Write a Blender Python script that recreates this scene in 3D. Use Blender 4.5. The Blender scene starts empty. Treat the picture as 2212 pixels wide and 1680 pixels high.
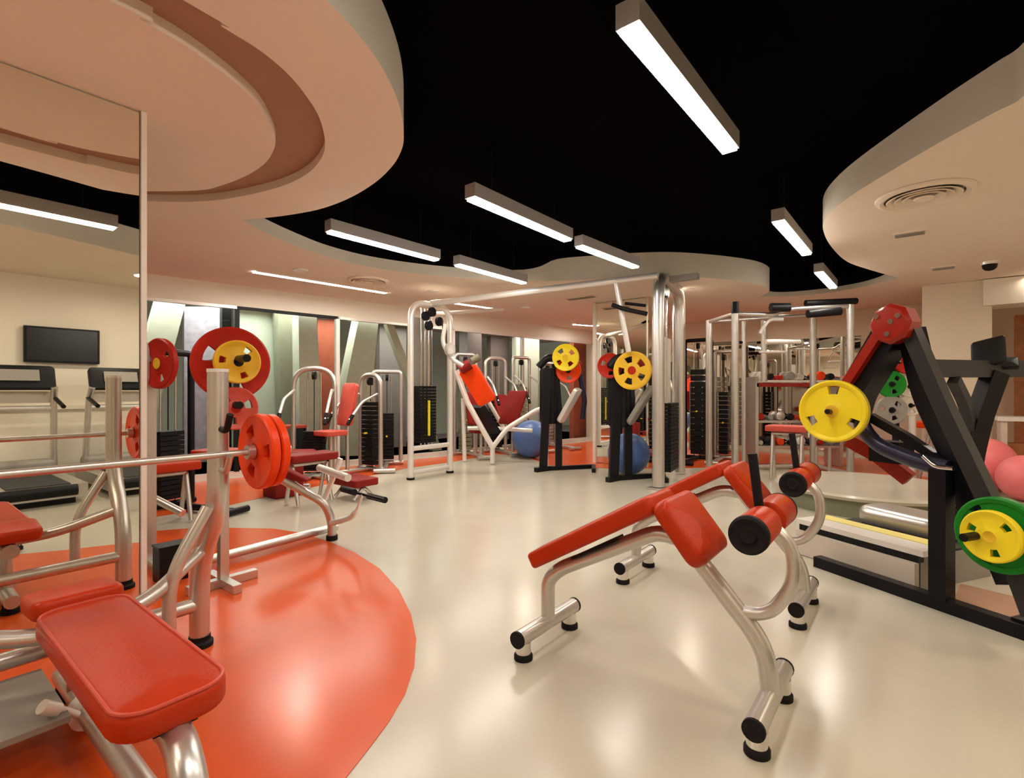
import bpy, bmesh, math, random
from mathutils import Vector, Matrix
from mathutils.geometry import tessellate_polygon
random.seed(4)
R = math.radians
sc = bpy.context.scene
COL = sc.collection

# ---------------------------------------------------------------- camera
CAMH = 1.2; FP = 1106.0; HY = 845.0; HX = 1106.0
cam_d = bpy.data.cameras.new('camera'); cam = bpy.data.objects.new('camera', cam_d); COL.objects.link(cam)
cam.location = (0, 0, CAMH); cam.rotation_euler = (R(90), 0, 0)
cam_d.sensor_width = 36; cam_d.lens = 36 * FP / 2212; cam_d.shift_y = 5 / 2212
cam_d.clip_start = .05; cam_d.clip_end = 100
sc.camera = cam
# ---------------------------------------------------------------- world, exposure
w = bpy.data.worlds.new('world'); sc.world = w; w.use_nodes = True
w.node_tree.nodes['Background'].inputs[0].default_value = (1.0, .93, .82, 1)
w.node_tree.nodes['Background'].inputs[1].default_value = .25
sc.view_settings.view_transform = 'Standard'; sc.view_settings.look = 'None'
sc.view_settings.exposure = 0.05; sc.view_settings.gamma = 1; sc.view_settings.use_curve_mapping = False

# ---------------------------------------------------------------- room axes
VA = Vector((.620, .7846, 0)); VB = Vector((.7846, -.620, 0)); UP = Vector((0, 0, 1))
def P(a, b, z=0): return VA * a + VB * b + UP * z                     # room axes -> world
def W(px, py, d): return Vector(((px - HX) / FP * d, d, CAMH - (py - HY) / FP * d))
def F(px, py, z=0): return W(px, py, (CAMH - z) * FP / (py - HY))      # on a horizontal plane
def AA(px, py, a):                                                    # on a plane a = const
    x = (px - HX) / FP; return W(px, py, a / (x * VA.x + VA.y))
def BB(px, py, b):
    x = (px - HX) / FP; return W(px, py, b / (x * VB.x + VB.y))
SOF = 2.68; TOP = 3.06

# ---------------------------------------------------------------- lamps
def area(name, loc, rot, sx, sy, power, col=(1, .86, .7), spread=170):
    d = bpy.data.lights.new(name, 'AREA'); d.shape = 'ELLIPSE' if sx == sy else 'RECTANGLE'; d.size = sx; d.size_y = sy
    d.energy = power; d.color = col; d.spread = R(spread)
    o = bpy.data.objects.new(name, d); COL.objects.link(o); o.location = loc; o.rotation_euler = rot
    return o
DOWN = [(.3, -4.6), (3.3, -5.9), (5.2, -5.6), (7.2, -5.4), (9.2, -4.6), (9.6, -1.8), (9.2, 1.2), (6.6, 1.3), (4.4, 1.4), (2.2, 1.2), (.2, 1.2), (-1.6, 1.0), (-2.2, -2.9), (-.8, -2.9), (7.4, -2.6)]  # spots of invented soffit lamps, added to fill the room with light
for a, b in DOWN:
    area('downlight_fill_lamp', P(a, b, SOF - .03), (0, 0, 0), .22, .22, 17)

# ---------------------------------------------------------------- materials
def mat(name, col, rough=.5, metal=0, emit=0, ecol=None, coat=0, trans=0, ior=1.45, noise=0, scale=8, bump=0, bscale=60, alpha=None):
    m = bpy.data.materials.new(name); m.use_nodes = True; nt = m.node_tree; b = nt.nodes['Principled BSDF']
    b.inputs['Base Color'].default_value = (*col, 1); b.inputs['Roughness'].default_value = rough
    b.inputs['Metallic'].default_value = metal; b.inputs['Coat Weight'].default_value = coat; b.inputs['Coat Roughness'].default_value = .12
    b.inputs['Transmission Weight'].default_value = trans; b.inputs['IOR'].default_value = ior
    if emit:
        b.inputs['Emission Color'].default_value = (*(ecol or col), 1); b.inputs['Emission Strength'].default_value = emit
    tc = nt.nodes.new('ShaderNodeTexCoord')
    if noise:
        n = nt.nodes.new('ShaderNodeTexNoise'); n.inputs['Scale'].default_value = scale; n.inputs['Detail'].default_value = 4
        nt.links.new(tc.outputs['Object'], n.inputs['Vector'])
        r = nt.nodes.new('ShaderNodeValToRGB'); r.color_ramp.elements[0].position = .3; r.color_ramp.elements[1].position = .7
        r.color_ramp.elements[0].color = (*[c * (1 - noise) for c in col], 1); r.color_ramp.elements[1].color = (*[min(1, c * (1 + noise)) for c in col], 1)
        nt.links.new(n.outputs['Fac'], r.inputs['Fac']); nt.links.new(r.outputs['Color'], b.inputs['Base Color'])
    if bump:
        n2 = nt.nodes.new('ShaderNodeTexNoise'); n2.inputs['Scale'].default_value = bscale
        nt.links.new(tc.outputs['Object'], n2.inputs['Vector'])
        bp = nt.nodes.new('ShaderNodeBump'); bp.inputs['Strength'].default_value = bump; bp.inputs['Distance'].default_value = .01
        nt.links.new(n2.outputs['Fac'], bp.inputs['Height']); nt.links.new(bp.outputs['Normal'], b.inputs['Normal'])
    return m
M = dict(
    floor=mat('beige_vinyl', (.525, .48, .38), .21, noise=.05, scale=1.3, bump=.05, bscale=2.2),
    orange=mat('orange_vinyl_floor', (.64, .088, .014), .22, noise=.06, scale=2, bump=.03, bscale=3),
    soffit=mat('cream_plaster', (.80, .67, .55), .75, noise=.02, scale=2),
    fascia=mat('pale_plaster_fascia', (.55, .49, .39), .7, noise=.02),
    groove=mat('tan_recess', (.38, .21, .13), .7, noise=.03),  # one even tan, darker than the soffit, for recess and mat
    blackc=mat('black_ceiling_paint', (.003, .0025, .0025), .95),
    wall=mat('cream_wall_paint', (.74, .64, .50), .6, noise=.02, scale=1.5),
    wallw=mat('white_wall_paint', (.82, .76, .64), .6, noise=.02, scale=1.5),
    mirror=mat('mirror_glass', (.86, .87, .80), .01, 1),
    mframe=mat('white_mirror_edge', (.85, .8, .72), .4),
    silver=mat('silver_powder_coat', (.62, .59, .55), .33, .85, bump=.02),
    white=mat('white_enamel_steel', (.80, .76, .71), .3, .35),
    chrome=mat('chrome', (.8, .78, .75), .12, 1),
    dark=mat('dark_steel', (.009, .008, .011), .35, .2),
    black=mat('black_plastic', (.006, .0055, .006), .45),
    rubber=mat('black_rubber', (.010, .008, .009), .65, bump=.2),
    red=mat('red_vinyl_upholstery', (.45, .032, .005), .36, noise=.05, scale=6, bump=.12, bscale=120),
    darkred=mat('maroon_vinyl', (.22, .012, .010), .45, noise=.1),
    pinkred=mat('coral_vinyl', (.55, .07, .045), .4, noise=.05),
    orangep=mat('orange_rubber_plate', (.80, .055, .005), .35, noise=.05),
    redp=mat('red_rubber_plate', (.42, .017, .006), .42, noise=.08),
    yellow=mat('yellow_rubber_plate', (.88, .68, .02), .38, noise=.04),
    amber=mat('amber_rubber_plate', (.75, .44, .025), .42, noise=.06),
    green=mat('green_rubber_plate', (.008, .20, .015), .4, noise=.06),
    redpaint=mat('red_enamel', (.30, .014, .005), .3, coat=.3),
    greybeam=mat('grey_steel_beam', (.04, .038, .038), .35, .4),
    navy=mat('dark_blue_steel', (.035, .032, .06), .3, .5),
    blueball=mat('blue_rubber_ball', (.09, .17, .42), .35),
    pinkball=mat('pink_rubber_ball', (.85, .20, .21), .4),
    beigep=mat('beige_plastic_panel', (.60, .52, .43), .4),
    yellowstripe=mat('pale_yellow_plastic', (.75, .64, .18), .5),
    greypl=mat('grey_plastic', (.28, .26, .23), .45),
    olive=mat('grey_green_plastic', (.20, .20, .13), .5),
    lamp=mat('lamp_diffuser', (1, 1, 1), .5, emit=55, ecol=(1, .93, .84)),
    lampsoft=mat('fill_lamp_diffuser', (1, 1, 1), .5, emit=6, ecol=(1, .85, .66)),  # glow of the added soffit fill lamps
    lampbody=mat('grey_lamp_housing', (.42, .38, .35), .4, .3),
    screen=mat('black_screen', (.008, .008, .009), .25),
    wood=mat('orange_brown_wood', (.45, .17, .05), .45, noise=.2, scale=10),
    glass=mat('window_glass', (.95, .98, .95), .02, trans=1, ior=1.05),
    concrete=mat('grey_green_concrete', (.55, .56, .46), .8, noise=.05),
    concd=mat('shaded_green_concrete', (.30, .30, .22), .8, noise=.05),  # darker copy of the concrete, its shade put into the colour
    mint=mat('pale_mint_panel', (.62, .68, .56), .6),
    lilac=mat('lilac_grey_curtain', (.50, .46, .55), .7, noise=.15, scale=12),
    taupe=mat('taupe_panel', (.22, .18, .17), .7),
    brick=mat('red_brown_panel', (.36, .08, .04), .6, noise=.1),
    belt=mat('treadmill_belt', (.03, .03, .03), .7),
)

for k_, v_ in dict(blackc=0, red=.22, darkred=.2, orangep=.25, redp=.2, yellow=.3, amber=.3, green=.25, redpaint=.3, dark=.25, black=.25, rubber=.2, greybeam=.3, orange=.38).items():
    M[k_].node_tree.nodes['Principled BSDF'].inputs['Specular IOR Level'].default_value = v_

# ---------------------------------------------------------------- mesh builder
def frame_from(d):
    d = d.normalized(); ref = UP if abs(d.z) < .95 else Vector((1, 0, 0))
    u = ref.cross(d).normalized(); return u, d.cross(u)
def fillet(pts, rad, n=6):
    pts = [Vector(p) for p in pts]
    if len(pts) < 3 or rad <= 0: return pts
    out = [pts[0]]
    for i in range(1, len(pts) - 1):
        p, a, c = pts[i], pts[i - 1], pts[i + 1]
        r = min(rad, (a - p).length * .48, (c - p).length * .48)
        s = p + (a - p).normalized() * r; e = p + (c - p).normalized() * r
        for k in range(n + 1):
            t = k / n; out.append(s * (1 - t) ** 2 + p * 2 * t * (1 - t) + e * t * t)
    out.append(pts[-1]); return out
class MB:
    def __init__(s): s.v = []; s.f = []
    def add(s, vs, fs):
        o = len(s.v); s.v += [Vector(v) for v in vs]; s.f += [tuple(i + o for i in f) for f in fs]; return s
    def tube(s, pts, r, fil=.06, n=12, flat=1.0, rot=0):
        pts = fillet(pts, fil); m = len(pts); vs = []; prev = None
        for i, p in enumerate(pts):
            t = (pts[min(i + 1, m - 1)] - pts[max(i - 1, 0)])
            if t.length < 1e-7: t = Vector((0, 0, 1))
            t.normalize()
            if prev is None: u, v = frame_from(t)
            else:
                u = prev - t * prev.dot(t)
                if u.length < 1e-5: u, v = frame_from(t)
                u.normalize(); v = t.cross(u)
            prev = u
            rr = r[min(i, len(r) - 1)] if isinstance(r, (list, tuple)) else r
            for k in range(n):
                an = 2 * math.pi * k / n + rot
                vs.append(p + u * math.cos(an) * rr + v * math.sin(an) * rr * flat)
        fs = [(i * n + k, i * n + (k + 1) % n, (i + 1) * n + (k + 1) % n, (i + 1) * n + k) for i in range(m - 1) for k in range(n)]
        fs.append(tuple(range(n))[::-1]); fs.append(tuple(range((m - 1) * n, m * n)))
        return s.add(vs, fs)
    def beam(s, pts, wd, fil=.02): return s.tube(pts, wd * .7071, fil, 4, 1.0, math.pi / 4)
    def cyl(s, p0, p1, r, n=20, r2=None):
        p0 = Vector(p0); p1 = Vector(p1); u, v = frame_from(p1 - p0); r2 = r if r2 is None else r2
        vs = [p + u * math.cos(2 * math.pi * k / n) * q + v * math.sin(2 * math.pi * k / n) * q for p, q in ((p0, r), (p1, r2)) for k in range(n)]
        return s.add(vs, [(k, (k + 1) % n, n + (k + 1) % n, n + k) for k in range(n)] + [tuple(range(n))[::-1], tuple(range(n, 2 * n))])
    def lathe(s, c, ax, prof, n=32):                                    # prof: (offset along axis, radius)
        c = Vector(c); ax = Vector(ax).normalized(); u, v = frame_from(ax); m = len(prof)
        vs = [c + ax * h + (u * math.cos(2 * math.pi * k / n) + v * math.sin(2 * math.pi * k / n)) * max(q, 1e-4) for h, q in prof for k in range(n)]
        fs = [(i * n + k, i * n + (k + 1) % n, (i + 1) * n + (k + 1) % n, (i + 1) * n + k) for i in range(m - 1) for k in range(n)]
        fs.append(tuple(range(n))[::-1]); fs.append(tuple(range((m - 1) * n, m * n)))
        return s.add(vs, fs)
    def box(s, c, U, V, N, L, Wd, T):
        c = Vector(c); U = Vector(U).normalized() * L / 2; V = Vector(V).normalized() * Wd / 2; N = Vector(N).normalized() * T / 2
        vs = [c + U * i + V * j + N * k for k in (-1, 1) for j in (-1, 1) for i in (-1, 1)]
        return s.add(vs, [(0, 2, 3, 1), (4, 5, 7, 6), (0, 1, 5, 4), (2, 6, 7, 3), (0, 4, 6, 2), (1, 3, 7, 5)])
    def slab(s, pts, z0, z1):
        n = len(pts); vs = [Vector((p[0], p[1], z0)) for p in pts] + [Vector((p[0], p[1], z1)) for p in pts]
        fs = [(i, (i + 1) % n, n + (i + 1) % n, n + i) for i in range(n)]
        tr = tessellate_polygon([[Vector((p[0], p[1], 0)) for p in pts]])
        return s.add(vs, fs + [tuple(t) for t in tr] + [tuple(i + n for i in t[::-1]) for t in tr])
    def pad(s, c, U, V, L, Wd, T, rc=.04, er=.015, puff=.006, n=6, taper=1.0):
        c = Vector(c); U = Vector(U).normalized(); V = Vector(V).normalized(); N = U.cross(V).normalized()
        def ring(ins, h):
            out = []; l = L / 2 - ins; wd = Wd / 2 - ins; r = max(rc - ins, .004)
            for cx, cy, a0 in ((l - r, wd - r, 0), (-l + r, wd - r, 90), (-l + r, -wd + r, 180), (l - r, -wd + r, 270)):
                for k in range(n + 1):
                    an = R(a0 + 90 * k / n); x = cx + r * math.cos(an); y = cy + r * math.sin(an)
                    y *= 1 + (taper - 1) * (.5 - x / L)
                    out.append(c + U * x + V * y + N * h)
            return out
        rows = []
        for k in range(5):
            an = R(-90 + 90 * k / 4); rows.append(ring(er * (1 - math.cos(an)), -T / 2 + er * (1 + math.sin(an))))
        for k in range(5):
            an = R(90 * k / 4); rows.append(ring(er * (1 - math.cos(an)), T / 2 - er * (1 - math.sin(an))))
        rows.append(ring(er * 1 + min(L, Wd) * .18, T / 2 + puff))
        rows.append(ring(min(L, Wd) * .45, T / 2 + puff * 1.3))
        m = len(rows[0]); vs = [v for rw in rows for v in rw]
        fs = [(i * m + k, i * m + (k + 1) % m, (i + 1) * m + (k + 1) % m, (i + 1) * m + k) for i in range(len(rows) - 1) for k in range(m)]
        fs.append(tuple(range(m))[::-1]); fs.append(tuple(range((len(rows) - 1) * m, len(rows) * m)))
        return s.add(vs, fs)
    def ball(s, c, r, n=24):
        return s.lathe(c, UP, [(-r * math.cos(math.pi * k / n), r * math.sin(math.pi * k / n)) for k in range(n + 1)], n * 2)
    def plate(s, c, ax, Ro, T, holes=3, hr=(.42, .74), hw=34, ph=90, n=72, dish=.25):
        """a grip plate: a disc with a raised rim and through slots"""
        c = Vector(c); ax = Vector(ax).normalized(); u, v = frame_from(ax)
        rr = [0, .12, .22, .30, hr[0], (hr[0] + hr[1]) / 2, hr[1], .84, .95, 1.0]
        th = [1.0, 1.0, .95, .7, .62, .62, .62, .8, 1.0, .72]
        def hole(i, k):
            if not holes or not (4 <= i <= 5): return False
            an = (360 * (k + .5) / n - ph) % (360 / holes); return an < hw
        vs = []
        for sd in (-1, 1):
            for q, t in zip(rr, th):
                for k in range(n):
                    an = 2 * math.pi * k / n
                    vs.append(c + (u * math.cos(an) + v * math.sin(an)) * max(q, .002) * Ro + ax * sd * T / 2 * t)
        m = len(rr); fs = []
        def idx(sd, i, k): return sd * m * n + i * n + k % n
        for i in range(m - 1):
            for k in range(n):
                if hole(i, k): continue
                fs.append((idx(0, i, k), idx(0, i, k + 1), idx(0, i + 1, k + 1), idx(0, i + 1, k)))
                fs.append((idx(1, i, k), idx(1, i + 1, k), idx(1, i + 1, k + 1), idx(1, i, k + 1)))
                for (ii, kk, e) in ((i - 1, k, ((i, k), (i, k + 1))), (i + 1, k, ((i + 1, k + 1), (i + 1, k))), (i, k - 1, ((i + 1, k), (i, k))), (i, k + 1, ((i, k + 1), (i + 1, k + 1)))):
                    if hole(ii, kk % n) and holes:
                        (i1, k1), (i2, k2) = e; fs.append((idx(0, i1, k1), idx(0, i2, k2), idx(1, i2, k2), idx(1, i1, k1)))
        for k in range(n): fs.append((idx(0, m - 1, k), idx(0, m - 1, k + 1), idx(1, m - 1, k + 1), idx(1, m - 1, k)))
        return s.add(vs, fs)
def mesh_obj(name, mb, m, inv=None, sharp=40):
    vs = [inv @ v for v in mb.v] if inv is not None else mb.v
    me = bpy.data.meshes.new(name); me.from_pydata([tuple(v) for v in vs], [], mb.f)
    bm = bmesh.new(); bm.from_mesh(me); bmesh.ops.remove_doubles(bm, verts=bm.verts, dist=1e-5); bmesh.ops.recalc_face_normals(bm, faces=bm.faces); bm.to_mesh(me); bm.free()
    for p in me.polygons: p.use_smooth = True
    me.set_sharp_from_angle(angle=R(sharp)); me.materials.append(M[m] if isinstance(m, str) else m)
    o = bpy.data.objects.new(name, me); COL.objects.link(o); return o
class Thing:
    def __init__(s, name, label, cat, loc=(0, 0, 0), rot=0, group=None, local=False):
        o = bpy.data.objects.new(name, None); COL.objects.link(o); o.empty_display_size = .1
        o.location = loc; o.rotation_euler = (0, 0, rot); o['label'] = label; o['category'] = cat
        if group: o['group'] = group
        s.o = o; s.m = Matrix.Translation(Vector(loc)) @ Matrix.Rotation(rot, 4, 'Z'); s.inv = None if local else s.m.inverted()
    def part(s, name, mb, m, parent=None, label=None, sharp=40):
        o = mesh_obj(name, mb, m, s.inv, sharp); o.parent = parent or s.o
        if label: o['label'] = label
        return o
def solo(name, mb, m, label, cat, group=None):
    c = Vector((0, 0, 0))
    lo = [min(v[i] for v in mb.v) for i in range(3)]; hi = [max(v[i] for v in mb.v) for i in range(3)]
    c = Vector(((lo[0] + hi[0]) / 2, (lo[1] + hi[1]) / 2, lo[2]))
    o = mesh_obj(name, mb, m, Matrix.Translation(-c)); o.location = c; o['label'] = label; o['category'] = cat
    if group: o['group'] = group
    return o
def struct(name, mb, m, parent=None, kind=True):
    o = mesh_obj(name, mb, m)
    if parent: o.parent = parent
    elif kind: o['kind'] = 'structure'
    return o
def smoothloop(pts, it=2):
    for _ in range(it):
        q = []
        for i in range(len(pts)):
            a, b = pts[i], pts[(i + 1) % len(pts)]
            q += [a * .75 + b * .25, a * .25 + b * .75]
        pts = q
    return pts

# ================================================================ SETTING
LW0 = Vector((-4.62, 6.42, 0)); LWD = Vector((2.0 + 4.62, 12.6 - 6.42, 0)).normalized(); LWN = Vector((-LWD.y, LWD.x, 0))
LWE = Vector((2.0, 12.6, 0)); LWS = LW0 - LWD * 6
BWE = LWE + VB * 9.0
struct('floor', MB().slab([P(-4, -9.5), P(-4, 4), P(13, 4), P(13, -9.5)], -.1, 0), 'floor')
near = [(300, 1150), (400, 1142), (480, 1140), (590, 1142), (655, 1152), (710, 1170), (765, 1193), (820, 1228), (862, 1275), (888, 1328), (899, 1380), (895, 1440), (875, 1500), (840, 1560), (795, 1620), (740, 1690)]
pn = [F(x, y) for x, y in near]; e = pn[-1]
pn += [P(.35, -1.05), P(-.3, -1.15), P(-1.2, -1.6), P(-2, -2.4), P(-2.2, -3.2), P(.2, -3.2), P(.9, -3.25), P(1.0, -3.7)]
struct('floor_inlay_near', MB().slab(pn, 0, .003), 'orange')
far = [(300, 1122), (400, 1106), (500, 1090), (620, 1063), (720, 1043), (800, 1027), (880, 1011), (975, 998), (1070, 980), (1130, 985), (1200, 1008), (1330, 1012), (1440, 1012), (1520, 1010), (1620, 1006), (1700, 1012), (1755, 1020), (1850, 1030), (2000, 1046), (2300, 1075)]
pf = [F(x, y) for x, y in far] + [P(10.9, 3.0), P(11.0, -.5), P(11.0, -6.1), LW0 + LWD * .3 - LWN * .05, LWS]
struct('floor_inlay_far', MB().slab(pf, 0, .003), 'orange')

# ceiling: black upper ceiling, curved cream soffits round an opening with their fascia, a tan recess
struct('ceiling', MB().slab([P(-4, -9.5), P(-4, 4), P(13, 4), P(13, -9.5)], TOP, TOP + .1), 'blackc')
C = lambda x, y: F(x, y, SOF)
def catmull(pts, n=5):
    out = []
    for i in range(len(pts) - 1):
        p0 = pts[max(i - 1, 0)]; p1 = pts[i]; p2 = pts[i + 1]; p3 = pts[min(i + 2, len(pts) - 1)]
        for k in range(n):
            t = k / n; out.append(.5 * ((2 * p1) + (p2 - p0) * t + (2 * p0 - 5 * p1 + 4 * p2 - p3) * t * t + (3 * p1 - p0 - 3 * p2 + p3) * t ** 3))
    return out + [pts[-1]]
left = [C(705, 0), C(762, 60), C(812, 125), C(846, 185), C(866, 240), C(872, 290), C(868, 322), C(848, 358), C(808, 396), C(750, 430), C(685, 453), C(605, 467), C(525, 475)]
mid1 = [C(525, 475), C(570, 501), C(640, 531), C(710, 556), C(800, 577), C(900, 591), C(1000, 600), C(1090, 604), C(1180, 607)]
lobe = [C(1180, 607), C(1260, 603), C(1350, 598), C(1450, 596), C(1550, 602), C(1630, 612), C(1661, 624), C(1655, 634), C(1640, 640)]
rfar = [C(1640, 640), C(1700, 640), C(1780, 633), C(1860, 620), C(1940, 600)]
right = [C(1940, 600), C(1880, 583), C(1830, 565), C(1796, 533), C(1779, 500), C(1781, 475), C(1805, 448), C(1850, 415), C(1940, 360), C(2050, 296), C(2150, 242), C(2212, 207), P(3.2, .5, SOF), P(2.6, .45, SOF), P(1.2, .02, SOF), P(-.5, -.4, SOF), P(-1.8, -.8, SOF), P(-2.3, -1.3, SOF), P(-1.6, -1.75, SOF), P(-.5, -1.85, SOF), P(.5, -1.82, SOF), C(705, 0)]
hole = catmull(left)[:-1] + catmull(mid1)[:-1] + catmull(lobe)[:-1] + catmull(rfar)[:-1] + catmull(right)[:-1]
bo = catmull([P(-3, -2.0, SOF), P(-1, -2.1, SOF), C(395, 0), C(480, 58), C(560, 108), C(620, 158), C(662, 208), C(690, 255), C(702, 305), C(696, 338), C(668, 372), C(620, 398), C(550, 418), C(470, 432), C(400, 436), C(310, 435), C(200, 434), C(0, 432)])
bi = catmull([C(0, 411), C(200, 412), C(310, 413), C(430, 411), C(480, 400), C(535, 378), C(575, 350), C(594, 315), C(590, 285), C(562, 232), C(520, 188), C(460, 140), C(390, 92), C(300, 40), C(235, 0), P(-1, -2.45, SOF), P(-3, -2.5, SOF)])
band = bo + bi
outer = [P(-3.99, -9.4, SOF), P(-3.99, 3.9, SOF), P(12.9, 3.9, SOF), P(12.9, -9.4, SOF)]
loops = [[Vector((v.x, v.y, 0)) for v in L] for L in (outer, hole, band)]
flat = [Vector((v.x, v.y, SOF)) for L in loops for v in L]
mb = MB().add(flat, [tuple(t) for t in tessellate_polygon(loops)])
n = len(band); mb.add([Vector((v.x, v.y, z)) for z in (SOF, SOF + .06) for v in band], [(i, (i + 1) % n, n + (i + 1) % n, n + i) for i in range(n)])
sof = struct('ceiling_soffit', mb, 'soffit')
HS = [(len(catmull(left)) - 1, .34, .16), (len(catmull(mid1)) - 1, .13, .13), (len(catmull(lobe)) - 1, .30, .32), (len(catmull(rfar)) - 1, .07, .07), (len(catmull(right)) - 1, .19, .34)]
hh = []
for cnt, h0, h1 in HS: hh += [h0 + (h1 - h0) * k / cnt for k in range(cnt)]
for _ in range(6): hh = [(hh[i - 1] + hh[i] * 2 + hh[(i + 1) % len(hh)]) / 4 for i in range(len(hh))]
n = len(hole)
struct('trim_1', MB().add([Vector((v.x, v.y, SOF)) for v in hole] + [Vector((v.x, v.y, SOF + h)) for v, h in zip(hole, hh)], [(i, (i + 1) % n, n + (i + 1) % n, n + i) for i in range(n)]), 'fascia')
struct('trim_6', MB().add([Vector((v.x, v.y, SOF + h)) for v, h in zip(hole, hh)] + [Vector((v.x, v.y, TOP)) for v in hole], [(i, (i + 1) % n, n + (i + 1) % n, n + i) for i in range(n)]), 'blackc')
struct('trim_2', MB().slab(band, SOF + .058, SOF + .07), 'groove')

# near mirror on its partition
ME = .907; MBP = -3.22
struct('wall_mirror_partition', MB().box(P(-1.55, MBP - .1, SOF / 2), VA, VB, UP, 4.9, .17, SOF - .002), 'wallw')
o = solo('wall_mirror', MB().box(P(-1.55, MBP - .006, SOF / 2), VA, VB, UP, 4.9, .012, SOF - .02), 'mirror', 'tall frameless wall mirror at the left reflecting treadmills and a television', 'mirror')
struct('trim_3', MB().box(P(ME + .012, MBP - .085, SOF / 2), VA, VB, UP, .024, .20, SOF - .004), 'mframe')

# left far wall: header band, glazing, posts
def LP(t, z, off=0): return LW0 + LWD * t + LWN * off + UP * z
def lt(px):                                                            # distance along the left wall seen at this pixel
    x = (px - HX) / FP; return (x * LW0.y - LW0.x) / (LWD.x - x * LWD.y)
LL = (LWE - LW0).length
struct('wall_left', MB().box(LP((LL - 6) / 2, 2.54, .06), LWD, LWN, UP, LL + 6, .12, .30), 'wallw')
struct('baseboard_left', MB().box(LP((LL - 6) / 2, .04, .05), LWD, LWN, UP, LL + 6, .1, .08), 'white')
ts = [-4, lt(305) - .4, lt(512), lt(730), lt(980), lt(1130), LL]
for i in range(len(ts) - 1):
    wm = MB(); L = ts[i + 1] - ts[i]
    wm.box(LP(ts[i], 1.235, .03), LWD, LWN, UP, .06, .07, 2.31)
    wm.box(LP((ts[i] + ts[i + 1]) / 2, 2.37, .03), LWD, LWN, UP, L, .07, .04)
    o = struct('window_%d' % (i + 1), wm, 'white' if i != 2 else 'black')
    struct('pane', MB().box(LP((ts[i] + ts[i + 1]) / 2, 1.215, .03), LWD, LWN, UP, L - .06, .008, 2.27), 'glass', o)
# the atrium behind the glass
struct('wall_atrium', MB().box(LP(LL / 2 - 1, 1.7, 4.2), LWD, LWN, UP, LL + 10, .1, 3.6), 'concrete')
struct('wall_atrium_end', MB().box(LP(-4.5, 1.7, 2.2), LWN, LWD, UP, 4, .1, 3.6), 'concrete')
struct('floor_atrium', MB().box(LP(LL / 2 - 1, -.05, 2.3), LWD, LWN, UP, LL + 10, 4.3, .1), 'taupe')
def atr(px0, px1, py0, py1, off, m, name, label, cat, px2=None, px3=None, th=.15):
    """an upright or slanting panel standing in the atrium, off metres behind the glass"""
    def pt(px, py):
        x = (px - HX) / FP; o0 = LW0 + LWN * off
        t = (x * o0.y - o0.x) / (LWD.x - x * LWD.y); p = o0 + LWD * t
        return W(px, py, p.y)
    px2 = px0 if px2 is None else px2; px3 = px1 if px3 is None else px3
    q = [pt(px0, py0), pt(px1, py0), pt(px3, py1), pt(px2, py1)]
    for v in q[2:]: v.z = max(v.z, 0.0)
    vs = q + [v + LWN * th for v in q]
    return solo(name, MB().add(vs, [(0, 1, 2, 3), (4, 5, 6, 7), (0, 1, 5, 4), (1, 2, 6, 5), (2, 3, 7, 6), (3, 0, 4, 7)]), m, label, cat)
atr(398, 478, 662, 985, 1.6, 'lilac', 'curtain', 'lilac grey curtain behind the glass between two dark posts', 'curtain')
atr(480, 500, 655, 985, 1.2, 'black', 'atrium_post', 'black vertical post right of the lilac curtain behind the glass', 'post')
atr(340, 405, 640, 985, 1.4, 'concrete', 'slanted_column', 'slanting grey green column left of the lilac curtain', 'column', 240, 315, .3)
atr(518, 596, 668, 985, 1.9, 'mint', 'atrium_screen', 'pale mint panel behind the glass above the yellow plate', 'panel')
atr(600, 642, 672, 985, 1.5, 'concd', 'atrium_column', 'green upright column coloured as in shade, right of the mint panel', 'column', 612, 650, .3)
atr(645, 684, 678, 985, 1.0, 'concrete', 'atrium_column', 'pale grey green upright column behind the arched machine', 'column', 648, 700, .3)
atr(686, 724, 690, 985, 1.8, 'brick', 'atrium_doorway', 'dark brown doorway panel behind the glass left of the white mullion', 'door')
atr(775, 818, 690, 985, 1.0, 'concrete', 'slanted_column', 'wide slanting grey column leaning right of the white mullion', 'column', 715, 790, .3)
atr(820, 878, 700, 985, 1.9, 'taupe', 'atrium_screen', 'taupe panel behind the glass left of the cable tower', 'panel')
atr(835, 850, 700, 985, .8, 'concrete', 'slanted_brace', 'thin pale brace slanting down towards the cable tower', 'brace', 935, 955, .12)
atr(1010, 1040, 715, 985, 1.0, 'taupe', 'atrium_column', 'taupe upright column behind the orange padded machine', 'column', 1010, 1045, .3)
atr(1060, 1100, 725, 985, 1.6, 'taupe', 'atrium_screen', 'narrow taupe panel just right of the taupe column', 'panel')
atr(1115, 1165, 728, 985, 1.2, 'mint', 'atrium_screen', 'pale panel behind the glass near the wall end', 'panel')
atr(1240, 1282, 735, 985, .3, 'brick', 'wall_panel', 'red brown panel at the far end left of the mirrored pillar', 'panel')
area('atrium_fill_light', LP(2.5, 2.6, 1.3), (0, 0, math.atan2(LWD.y, LWD.x)), 6, .8, 110, (.95, 1, .9))  # two added fill lights, only to brighten the space behind the glass
area('atrium_fill_light', LP(8, 2.6, .8), (0, 0, math.atan2(LWD.y, LWD.x)), 4, .8, 55, (1, .9, .8))

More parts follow.
